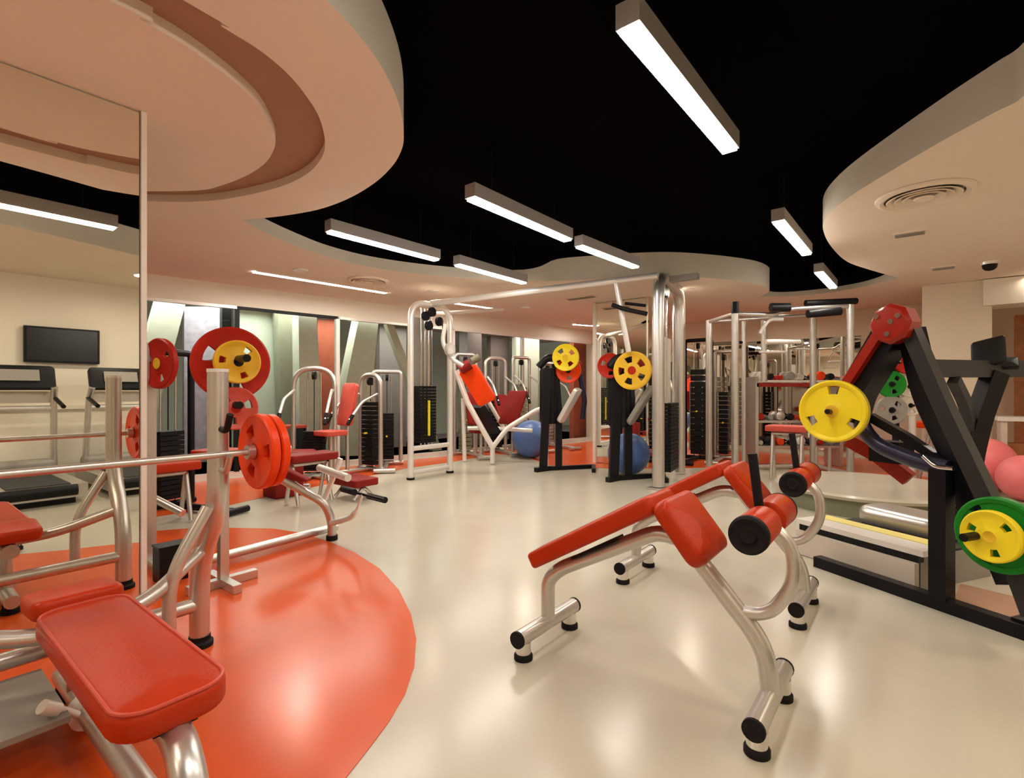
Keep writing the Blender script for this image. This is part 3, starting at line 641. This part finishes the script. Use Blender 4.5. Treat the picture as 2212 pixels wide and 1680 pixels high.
# ---- cable crossover: two towers and the beam between them
c0 = F(887, 1036); c1 = F(972, 1021)
t = Thing('cable_crossover', 'big white cable crossover, two towers joined by a high beam, centre of the room', 'exercise machine', (c0 + c1) / 2)
zt = 2.42; ws = c1 - c0; wn = Vector((-ws.y, ws.x, 0)).normalized(); wu = ws.normalized()
mid = (c0 + c1) / 2
t.part('tower', MB().tube([c0 + UP * .02, c0 + UP * zt, c1 + UP * zt, c1 + UP * .02], .042, .24), 'white')
t.part('tower_rung', MB().tube([c0 + UP * .09, c1 + UP * .09], .03).tube([c0 + UP * .42, c1 + UP * .42], .034), 'white')
for c in (c0, c1): t.part('foot', MB().cyl(c + UP * .003, c + UP * .03, .055, 16), 'rubber')
def stackpart(t, c, U, V, wd, z0, z1, m='black', n=18):
    sm = MB(); ph = (z1 - z0) / n
    for k in range(n): sm.box(c + UP * (z0 + ph * (k + .45)), U, V, UP, wd, .13, ph * .86)
    st = t.part('weight_stack', sm, m); return st
st = stackpart(t, mid + wn * .12, wu, wn, .30, .47, 1.28)
t.part('selector_pin', MB().box(mid + wn * .045 + UP * .82, wu, wn, UP, .03, .02, .5), 'yellow', st)
t.part('shroud', MB().box(mid + wn * .21 + UP * 1.38, wu, wn, UP, .36, .012, 1.75), 'greypl')
for k in (-.1, -.03, .04, .1): t.part('guide_rod', MB().cyl(mid + wn * .1 + wu * k + UP * .42, mid + wn * .1 + wu * k + UP * 2.38, .011, 10), 'chrome')
for k, z in ((-.12, 2.25), (0, 2.32), (.14, 2.2), (-.06, 2.12)):
    t.part('pulley', MB().lathe(mid + wu * k + UP * z - wn * .02, wn, [(-.02, .065), (-.007, .052), (.007, .052), (.02, .065)], 20), 'dark')
ch = [W(958, 730, 6.9), W(945, 760, 6.9), W(975, 770, 6.9), W(985, 740, 6.9)]
t.part('carriage', MB().tube([W(962, 700, 7), W(955, 740, 7), W(975, 775, 7), W(1000, 790, 7)], .03, .1).lathe(W(972, 755, 6.95), wn, [(-.02, .09), (-.02, .06), (.02, .06), (.02, .09)], 24), 'white')
t.part('cable', MB().cyl(W(955, 690, 7), W(958, 735, 7), .008, 6).cyl(mid + UP * 2.2, mid + UP * 1.28, .008, 6), 'dark')
# right tower
e0 = G(1422, 6.3); e1 = G(1493, 8.2); e1 = e0 + (e1 - e0).normalized() * 1.3
bn = (e1 - e0).normalized()
zt2 = 2.62
t.part('tower', MB().tube([e0 + UP * .03, e0 + UP * (zt2 + .02), e1 + UP * (zt2 + .02), e1 + UP * .03], .075, .3, 16), 'silver')
t.part('foot', MB().box(e0 + UP * .012, VA, VB, UP, .24, .2, .02), 'silver')
em = (e0 + e1) / 2; en = Vector((-bn.y, bn.x, 0))
stackpart(t, em, bn, en, .5, .15, 1.05)
t.part('shroud', MB().box(em + UP * 1.45 + en * .06, bn, en, UP, .56, .02, .95), 'white')
for k in (-.2, .2): t.part('guide_rod', MB().cyl(em + bn * k + UP * .1, em + bn * k + UP * 2.45, .014, 10), 'chrome')
t.part('pulley_head', MB().box(W(1478, 600, 6.3), VB, VA, UP, .34, .1, .07), 'greypl')
for k in (0, .13, .26): t.part('pulley', MB().lathe(e0 + bn * (.2 + k) + UP * (zt2 - .12), en, [(-.02, .075), (-.007, .06), (.007, .06), (.02, .075)], 20), 'dark')
# beam
ba = mid + UP * 2.44; bb = W(1330, 606, 6.6)
t.part('cross_beam', MB().tube([ba, bb], .045).tube([bb, Vector((e0.x, e0.y, bb.z))], .04), 'white')
t.part('lower_beam', MB().tube([mid + UP * 2.3 + wn * .2, W(1085, 668, 8.2)], .03), 'white')
t.part('hanging_arm', MB().tube([bb, W(1345, 690, 6.6), W(1358, 760, 6.6)], .035), 'white')
t.part('pull_handle', MB().tube([W(1322, 658, 6.55), W(1350, 668, 6.5), W(1398, 678, 6.4)], .028).tube([W(1350, 655, 6.6), W(1395, 660, 6.5)], .02), 'rubber')

# ---- orange padded incline press (hack squat)
hb = F(1062, 968, .25)
t = Thing('incline_squat_machine', 'white tubed incline machine with bright orange back pad, centre of the far row', 'exercise machine', Vector((hb.x, hb.y, 0)))
D = 8.4
t.part('rail', MB().tube([W(985, 800, D), W(1010, 870, D), W(1064, 966, D)], .045), 'white')
t.part('rail', MB().tube([W(1010, 790, D + .5), W(1040, 840, D + .5), W(1088, 925, D + .5)], .035), 'white')
v_ = (W(1056, 876, D) - W(1010, 800, D)).normalized(); u_ = (VA * .3 - VB * .95).normalized()
c_ = W(1032, 832, D - .12)
t.part('back_pad', MB().pad(c_, v_, (W(1050, 822, D) - W(1018, 838, D) + Vector((0, -.1, 0))).normalized(), .66, .33, .09, .06), 'orangep')
t.part('shoulder_pad', MB().cyl(W(994, 798, D - .2), W(1016, 785, D - .2), .085, 20), 'darkred')
t.part('shoulder_pad', MB().cyl(W(1020, 780, D), W(1036, 770, D), .06, 20), 'olive')
t.part('lower_frame', MB().tube([W(1064, 966, D), W(1095, 925, D), W(1160, 885, D), W(1185, 880, D)], .04, .1).tube([W(1010, 925, D + .4), W(1075, 925, D + .4), W(1150, 930, D + .4)], .035), 'white')
t.part('footplate', MB().pad(W(1108, 880, D + .3), W(1125, 830, D) - W(1095, 920, D), VB, .6, .4, .04), 'darkred')
t.part('carriage', MB().box(W(1045, 905, D + .2), v_, VB, v_.cross(VB), .5, .3, .12), 'dark')
t.part('support', MB().tube([W(1064, 966, D), Vector((W(1064, 966, D).x, D, .02))], .04).tube([W(1000, 860, D + .3), Vector((W(1000, 900, D).x, D + .3, .02))], .035).tube([W(1180, 882, D), Vector((W(1180, 900, D).x, D, .02))], .035), 'white')

# ---- two black curl machines with yellow plates and blue balls beside them
def curl(px, d, label, pc_, ppx, ppy, pr, sc_=1):
    g0 = G(px, d); S = lambda dx, dz, dy=0: W(px, 845, d) + Vector((dx * d / FP, dy, 0)) + UP * (dz * d / FP)   # dx, dz as seen at that distance
    f_ = lambda dx, dy=0: Vector((g0.x + dx * d / FP, d + dy, .03))
    t = Thing('curl_machine', label, 'exercise machine', g0)
    t.part('upright', MB().beam([f_(-5), S(0, -60), S(5, 50)], .12).beam([f_(30, .1), S(30, -40, .1), S(22, 60, .1)], .10), 'dark')
    t.part('foot', MB().beam([f_(-22, -.15), f_(12, .05)], .07).beam([f_(0), f_(110, .25)], .06).beam([f_(110, .25), f_(100, -.2)], .06), 'black')
    t.part('body_panel', MB().pad(S(8, -10, .05), UP, VB, .85, .26, .14, .06), 'black')
    t.part('top_cover', MB().tube([S(-15, 52, -.05), S(5, 75, -.05), S(35, 68, 0)], .055, .1), 'black')
    t.part('arm', MB().tube([S(20, 55), S(55, 45), S(80, 30)], .04).tube([S(75, 35), S(85, -20), S(80, -60)], .04), 'navy')
    t.part('seat_pad', MB().pad(S(50, -30, -.1), (VB * .55 + UP * .85).normalized(), VA, .60, .16, .07, .05), 'white' if sc_ == 1 else 'greypl')
    t.part('roller', MB().cyl(S(45, 62, -.1), S(75, 58, .1), .06, 18), 'redpaint')
    t.part('plate_peg', MB().cyl(W(ppx, ppy, d + .15), W(ppx, ppy, d - .15), .022, 12), 'dark')
curl(1178, 7.75, 'black curl machine with a white seat left of the mirrored pillar', 1, 1222, 775, .2)
curl(1330, 6.9, 'black curl machine just in front of the thick cable tower post', 1, 1372, 800, .25, 2)
ax_ = Vector((-.35, -1, 0))
plate(W(1222, 772, 7.55), ax_, .20, .05, 'yellow', 'distant yellow plate on the curl machine left of the mirrored pillar', 4, 20, 'amber')
plate(W(1228, 800, 7.68), ax_, .19, .05, 'orangep', 'distant orange plate below the yellow one left of the mirrored pillar', 3, 20, 'dark')
plate(W(1366, 800, 6.65), Vector((-.6, -1, 0)), .25, .05, 'amber', 'amber plate with red slots on the curl machine by the thick post', 5, 20, 'redp')
plate(W(1318, 790, 6.9), ax_, .17, .05, 'redp', 'dull red plate left of the amber one on the same machine', 3, 20, 'dark')
def gymball(c, r, m, label): 
    c = Vector((c.x, c.y, r)); solo('exercise_ball', MB().ball(c, r), m, label, 'ball')
gymball(G(1147, 9.25), .34, 'blueball', 'blue exercise ball on the far floor left of the white seated curl machine')
gymball(G(1358, 7.4), .30, 'blueball', 'blue exercise ball beside the thick cable tower post')
station(G(1372, 9.2), .0, 'white arched machine frame behind the amber plate', w=.6, h=2.28, arch=.12, stack_h=1.2, fm='white', stack='greypl')
station(G(1503, 8.9), -.6, 'tall dark stack machine right of the thick cable tower post', w=.45, h=2.1, arch=.06, fm='dark', stack='black', stack_h=1.5, arms=False, shroud='greypl')
station(G(1552, 10.1), -.6, 'grey green stack machine left of the silver rack', w=.5, h=2.15, arch=.06, fm='olive', stack='olive', stack_h=1.4)
station(G(1560, 8.9), -.6, 'slim stack machine with pale rods touching the rack left post', w=.3, h=1.9, arch=.05, fm='silver', stack='dark', stack_h=1.1, arms=False)

# ---- silver rack, right of centre
r0 = G(1588, 7.0); r1 = G(1837, 7.1); ru = (r1 - r0).normalized(); rn = Vector((-ru.y, ru.x, 0)); RL = (r1 - r0).length
t = Thing('power_rack', 'wide silver training rack with tall posts and pull up bars behind the decline benches', 'rack', (r0 + r1) / 2)
for c, h_ in ((r0, 2.28), (r1, 2.40), (r0 + rn * .8, 2.28), (r1 + rn * .8, 2.4)):
    t.part('post', MB().tube([c + UP * .02, c + UP * h_], .048, 0, 16), 'silver')
mt = r0 + ru * RL * .56 + rn * .9
t.part('middle_post', MB().tube([mt + UP * 1.35, mt + UP * 2.3], .045), 'silver')
t.part('top_bar', MB().tube([r0 + UP * 2.26, r0 + ru * .5 + UP * 2.24 - rn * .05, r0 + ru * .75 + UP * 2.33, r1 + UP * 2.38], .032, .1).tube([r0 + rn * .8 + UP * 2.26, r1 + rn * .8 + UP * 2.38], .03).tube([r0 + UP * 2.26, r0 + rn * .8 + UP * 2.26], .03).tube([r1 + UP * 2.38, r1 + rn * .8 + UP * 2.38], .03), 'silver')
t.part('pull_up_pad', MB().cyl(W(1665, 664, 6.9), W(1705, 664, 6.9), .06, 16), 'black')
t.part('pull_up_pad', MB().cyl(W(1745, 678, 6.9), W(1815, 672, 6.9), .055, 16).cyl(W(1740, 655, 7.2), W(1850, 650, 7.2), .045, 16), 'black')
t.part('grip_bar', MB().tube([W(1640, 720, 7.0), W(1662, 690, 7.0), W(1692, 690, 6.9)], .022), 'white')
t.part('cross_bar', MB().cyl(W(1655, 738, 7.2), W(1728, 738, 7.2), .035, 14).cyl(W(1640, 760, 7.3), W(1700, 760, 7.3), .018, 12), 'white')
t.part('floor_bar', MB().tube([r0 + UP * .05, r0 + rn * .8 + UP * .05], .035).tube([r1 + UP * .05, r1 + rn * .8 + UP * .05], .035).tube([r0 + rn * .8 + UP * .05, r1 + rn * .8 + UP * .05], .035), 'silver')
t.part('inner_post', MB().tube([r0 + ru * .28 + rn * .3 + UP * .03, r0 + ru * .28 + rn * .3 + UP * 2.2], .03), 'silver')
t.part('bar_catch', MB().cyl(r0 + ru * .28 + rn * .3 + UP * 1.9, r0 + ru * .1 + rn * .3 + UP * 1.9, .02, 12).cyl(r0 + UP * 2.26, r0 + UP * 2.42, .05, 12), 'black')
# dumbbell rack inside
s0 = G(1622, 8.3); s1 = G(1800, 8.3); su = (s1 - s0).normalized(); sn = Vector((-su.y, su.x, 0)); SL = (s1 - s0).length
t = Thing('dumbbell_rack', 'three tier shelf rack holding dumbbells, behind the bright yellow plate', 'rack', (s0 + s1) / 2)
for c in (s0, s1): t.part('end_frame', MB().box(c + UP * .72, su, sn, UP, .05, .42, 1.42), 'silver')
SZ = (.32, .72, 1.36)
for z in SZ: t.part('shelf', MB().box((s0 + s1) / 2 + UP * z, su, sn, UP, SL, .40, .035), 'silver' if z < 1.3 else 'white')
t.part('shelf_rail', MB().box((s0 + s1) / 2 + UP * 1.30 - sn * .2, su, sn, UP, SL, .02, .06), 'redpaint')
pals = ['silver', 'black', 'redp', 'dark', 'white', 'greypl', 'orangep', 'black']
names = {'silver': 'silver', 'black': 'black', 'redp': 'red', 'dark': 'charcoal', 'white': 'white', 'greypl': 'grey', 'orangep': 'orange'}
tier = {0: 'lowest', 1: 'middle', 2: 'top'}
ordn = ['first', 'second', 'third', 'fourth', 'fifth', 'sixth', 'seventh', 'eighth']
for zi, z in enumerate(SZ):
    for k in range(8):
        c = s0 + su * (SL * (k + .6) / 8.3) + UP * (z + .0175); m_ = pals[(k * 3 + zi * 2) % 8]; rr = .042 + .014 * ((k * 5 + zi) % 3)
        q = c + UP * rr
        tt = Thing('dumbbell', '%s dumbbell on the %s shelf, %s from the left end' % (names[m_], tier[zi], ordn[k]), 'dumbbell', c, 0, 'dumbbells on the shelf rack')
        tt.part('handle', MB().cyl(q - sn * .06, q + sn * .06, .014, 12), 'chrome')
        for s_ in (-1, 1): tt.part('head', MB().lathe(q + sn * s_ * .095, sn, [(-.045, rr * .8), (-.035, rr), (.035, rr), (.045, rr * .8)], 8 if k % 2 else 20), m_)
def wheelplate(px, py, d, r, m, label, ax=(-.3, -1, 0)): plate(W(px, py, d), Vector(ax), r, .04, m, label, 3, 30, 'dark')
# plate stand seen through the black A frame
g = G(1935, 6.3); pk = []
t = Thing('plate_stand', 'upright stand of small coloured plates seen through the black machine', 'plate rack', g)
pa = [W(1945, 785, 6.3), W(1912, 830, 6.3), W(1950, 835, 6.3), W(1912, 885, 6.3), W(1952, 875, 6.3)]
t.part('post', MB().box(g + UP * .85, VA, VB, UP, .07, .07, 1.66), 'dark'); t.part('base', MB().beam([g + UP * .035 - VB * .3, g + UP * .035 + VB * .3], .06).beam([g + UP * .035 - VA * .3, g + UP * .035 + VA * .3], .06), 'dark')
for p_ in pa: t.part('peg', MB().cyl(Vector((g.x, g.y, p_.z)), p_ + Vector((0, 0, 0)), .02, 10).cyl(p_, p_ + Vector((0, -.16, 0)), .016, 10), 'dark')
for p_, m_, r_, l_ in zip(pa, ('redp', 'green', 'beigep', 'greypl', 'beigep'), (.13, .16, .13, .17, .13), ('small red plate, topmost on the stand behind the black machine', 'green plate on the stand behind the black machine', 'cream plate, upper of two on the stand behind the black machine', 'grey three slot plate, lowest on the stand behind the black machine', 'cream plate, lower of two on the stand behind the black machine')):
    plate(p_ + Vector((0, -.10, 0)), Vector((-.2, -1, 0)), r_, .04, m_, l_, 3, 30, 'dark')
g = G(1971, 6.75)
t = Thing('barrier_post', 'plain white upright pole right of the coloured plate stand', 'post', g)
t.part('pole', MB().cyl(g + UP * .01, g + UP * 1.5, .04, 16), 'white'); t.part('base', MB().lathe(g, UP, [(.001, .14), (.015, .13), (.03, .04)], 24), 'silver')
boxseat(G(1700, 6.9), VB, .5, .3, .70, 'pinkred', 'coral padded bench under the dumbbell rack, left of the yellow plate')
boxseat(G(2010, 6.9), VA, .4, .3, .75, 'orangep', 'orange padded seat beyond the white pole')

# ---- round podium, low treadmill, right
pc2 = F(1875, 1045, .22)
t = Thing('round_podium', 'round beige raised podium behind the black machine', 'platform', Vector((pc2.x, pc2.y, 0)))
t.part('drum', MB().lathe(Vector((pc2.x, pc2.y, .001)), UP, [(0, .80), (.17, .80)], 64), 'olive'); t.part('top', MB().lathe(Vector((pc2.x, pc2.y, .171)), UP, [(0, .86), (.03, .88), (.05, .86)], 64), 'floor')
g = F(1763, 1030, 0); 
t = Thing('short_post', 'pair of short silver posts at the podium edge', 'post', g)
for k in (0, .16): t.part('post', MB().cyl(g + VB * k + UP * .003, g + VB * k + UP * .42, .022, 12), 'silver')
# low treadmill deck parallel to the base beam
ta0 = F(1745, 1212) - LN * .06 - LD * .16; ta1 = F(1965, 1284) - LN * .06; TL = (ta1 - ta0).length; tc = (ta0 + ta1) / 2
t = Thing('treadmill', 'low treadmill with beige side panel and yellow stripe behind the decline benches', 'treadmill', tc - LN * .4)
t.part('side_panel', MB().box(tc - LN * .02 + UP * .09, LD, LN, UP, TL, .04, .17), 'beigep')
t.part('belt_side', MB().box(tc - LN * .06 + UP * .195, LD, LN, UP, TL, .05, .04), 'black')
t.part('deck', MB().box(tc - LN * .42 + UP * .10, LD, LN, UP, TL - .02, .70, .20), 'greypl')
t.part('belt', MB().box(tc - LN * .52 + UP * .21, LD, LN, UP, TL - .04, .40, .01), 'belt')
t.part('side_rail', MB().box(tc - LN * .12 + UP * .235, LD, LN, UP, TL + .05, .17, .035), 'white')
t.part('yellow_stripe', MB().box(tc - LN * .27 + UP * .235, LD, LN, UP, TL, .12, .04), 'yellowstripe')
t.part('hood', MB().pad(tc - LN * .62 + UP * .28, LD, LN, TL * .75, .34, .14, .12, .05), 'silver')
t.part('side_rail', MB().box(tc - LN * .80 + UP * .22, LD, LN, UP, TL, .08, .03), 'white')
rm = [F(2058, 1300), F(2330, 1400), F(2400, 1340), F(2075, 1262)]
solo('rubber_mat', MB().slab(rm, .0, .006), 'groove', 'brown rubber mat strip under the black machine at the right edge', 'mat')
# black treadmill with console behind, right
Dk = 4.6
g = G(2110, Dk)
t = Thing('treadmill', 'black treadmill with handrails and console behind the black machine at right', 'treadmill', g)
t.part('console', MB().pad(W(2135, 762, Dk), (VB * .9 + UP * .25), (VA * .35 + UP * .9), .24, .26, .07, .03).pad(W(2165, 785, Dk), VB, UP * .6 + VA * .5, .22, .12, .05, .02), 'black')
t.part('handrail', MB().beam([W(2000, 796, Dk - .2), W(2110, 797, Dk), W(2192, 797, Dk + .1)], .15, .05), 'greybeam')
t.part('upright', MB().beam([W(2150, 805, Dk), W(2115, 900, Dk), W(2095, 985, Dk), Vector((W(2085, 985, Dk).x, Dk, .12))], .14, .1), 'black')
t.part('upright', MB().beam([W(2060, 820, Dk - .2), W(2085, 870, Dk - .1), W(2110, 990, Dk + .1), Vector((W(2110, 985, Dk).x, Dk + .1, .12))], .08, .1), 'greybeam')
t.part('deck', MB().box(W(2075, 845, Dk + .1) * 1 - UP * 1.1 - VA * .1, VB * .7 - VA * .7, VA * .7 + VB * .7, UP, .5, .4, .12), 'dark')
# reception corner
g = G(2225, 6.3)
t = Thing('reception_desk', 'cream counter with a pale top at the right edge', 'desk', g)
t.part('top', MB().box(g + UP * .86, VB, VA, UP, .62, .45, .05), 'white'); t.part('panel', MB().box(g + UP * .43 - VB * .25, VB, VA, UP, .06, .4, .82), 'beigep'); t.part('panel', MB().box(g + UP * .43 + VB * .12, VB, VA, UP, .06, .4, .82), 'beigep')
t.part('drawer_front', MB().box(g + UP * .30 - VB * .06 + VA * .1, VB, VA, UP, .3, .2, .5), 'wood')
gymball(G(2125, 6.2), .32, 'pinkball', 'pink exercise ball partly hidden behind the grey beam of the black machine')
gymball(G(2216, 5.6), .25, 'pinkball', 'pink exercise ball cut off by the right edge of the picture')
g = G(2075, 7.0)
t = Thing('wall_bracket', 'black rod hanging on the cream partition column', 'wall fitting', W(2082, 760, 7.1))
t.part('rod', MB().cyl(W(2082, 722, 7.05), W(2082, 770, 7.05), .022, 10), 'black'); t.part('knob', MB().cyl(W(2098, 745, 7.08), W(2098, 745, 6.98), .04, 14), 'black')

# ================================================================ SEEN IN THE MIRROR: two treadmills and the television on the right wall
def mill(a, label):
    q = lambda x, y, z: P(a + x, y, z)
    t = Thing('treadmill', label, 'treadmill', P(a, 1.4, 0), 0, None)
    t.part('deck', MB().box(q(0, 1.4, .14), VB, VA, UP, 1.55, .78, .14), 'silver')
    t.part('skirt', MB().box(q(0, 1.4, .035), VB, VA, UP, 1.4, .6, .07), 'black')
    t.part('belt', MB().box(q(0, 1.35, .215), VB, VA, UP, 1.4, .5, .012), 'belt')
    t.part('rear_roller', MB().cyl(q(-.30, .63, .15), q(.30, .63, .15), .06, 20), 'black')
    t.part('motor_cover', MB().pad(q(0, 2.02, .27), VB, VA, .35, .7, .18, .08, .04), 'greypl')
    for s_ in (-1, 1):
        t.part('upright', MB().tube([q(s_ * .34, 1.95, .2), q(s_ * .32, 1.85, 1.1), q(s_ * .31, 1.75, 1.25)], .035), 'silver')
        t.part('handrail', MB().tube([q(s_ * .33, 1.85, 1.12), q(s_ * .33, 1.4, 1.02)], .024), 'black')
    t.part('front_bar', MB().tube([q(-.33, 1.87, 1.0), q(.33, 1.87, 1.0)], .03), 'white')
    t.part('front_panel', MB().box(q(0, 1.9, 1.13), VA, VB, UP, .62, .03, .14), 'beigep')
    v = (VB * .35 + UP * .9).normalized()
    co = t.part('console', MB().pad(q(0, 1.83, 1.36), VA, v, .66, .30, .07, .05), 'black')
    t.part('display', MB().box(q(0, 1.785, 1.39), VA, v, VA.cross(v), .36, .14, .012), 'greypl', co)
    t.part('fan_grille', MB().box(q(.0, 1.775, 1.27), VA, v, VA.cross(v), .5, .05, .01), 'dark', co)
mill(1.12, 'silver treadmill seen in the mirror, nearer the left edge of the picture')
mill(2.10, 'silver treadmill seen in the mirror, beside the white mirror edge')
tv = P(1.62, 2.36, 1.80)
t = Thing('television', 'black flat television on the cream wall, seen in the mirror', 'television', tv)
t.part('bezel', MB().box(tv, VA, VB, UP, .76, .05, .46), 'black'); t.part('screen', MB().box(tv - VB * .027, VA, VB, UP, .71, .006, .41), 'screen'); t.part('wall_mount', MB().box(tv + VB * .03, VA, VB, UP, .2, .04, .2), 'dark')
struct('trim_7', MB().box(P(1.5, 2.38, .99), VA, VB, UP, 7.5, .06, .05).box(P(1.5, 2.395, .49), VA, VB, UP, 7.5, .03, .96), 'wallw')
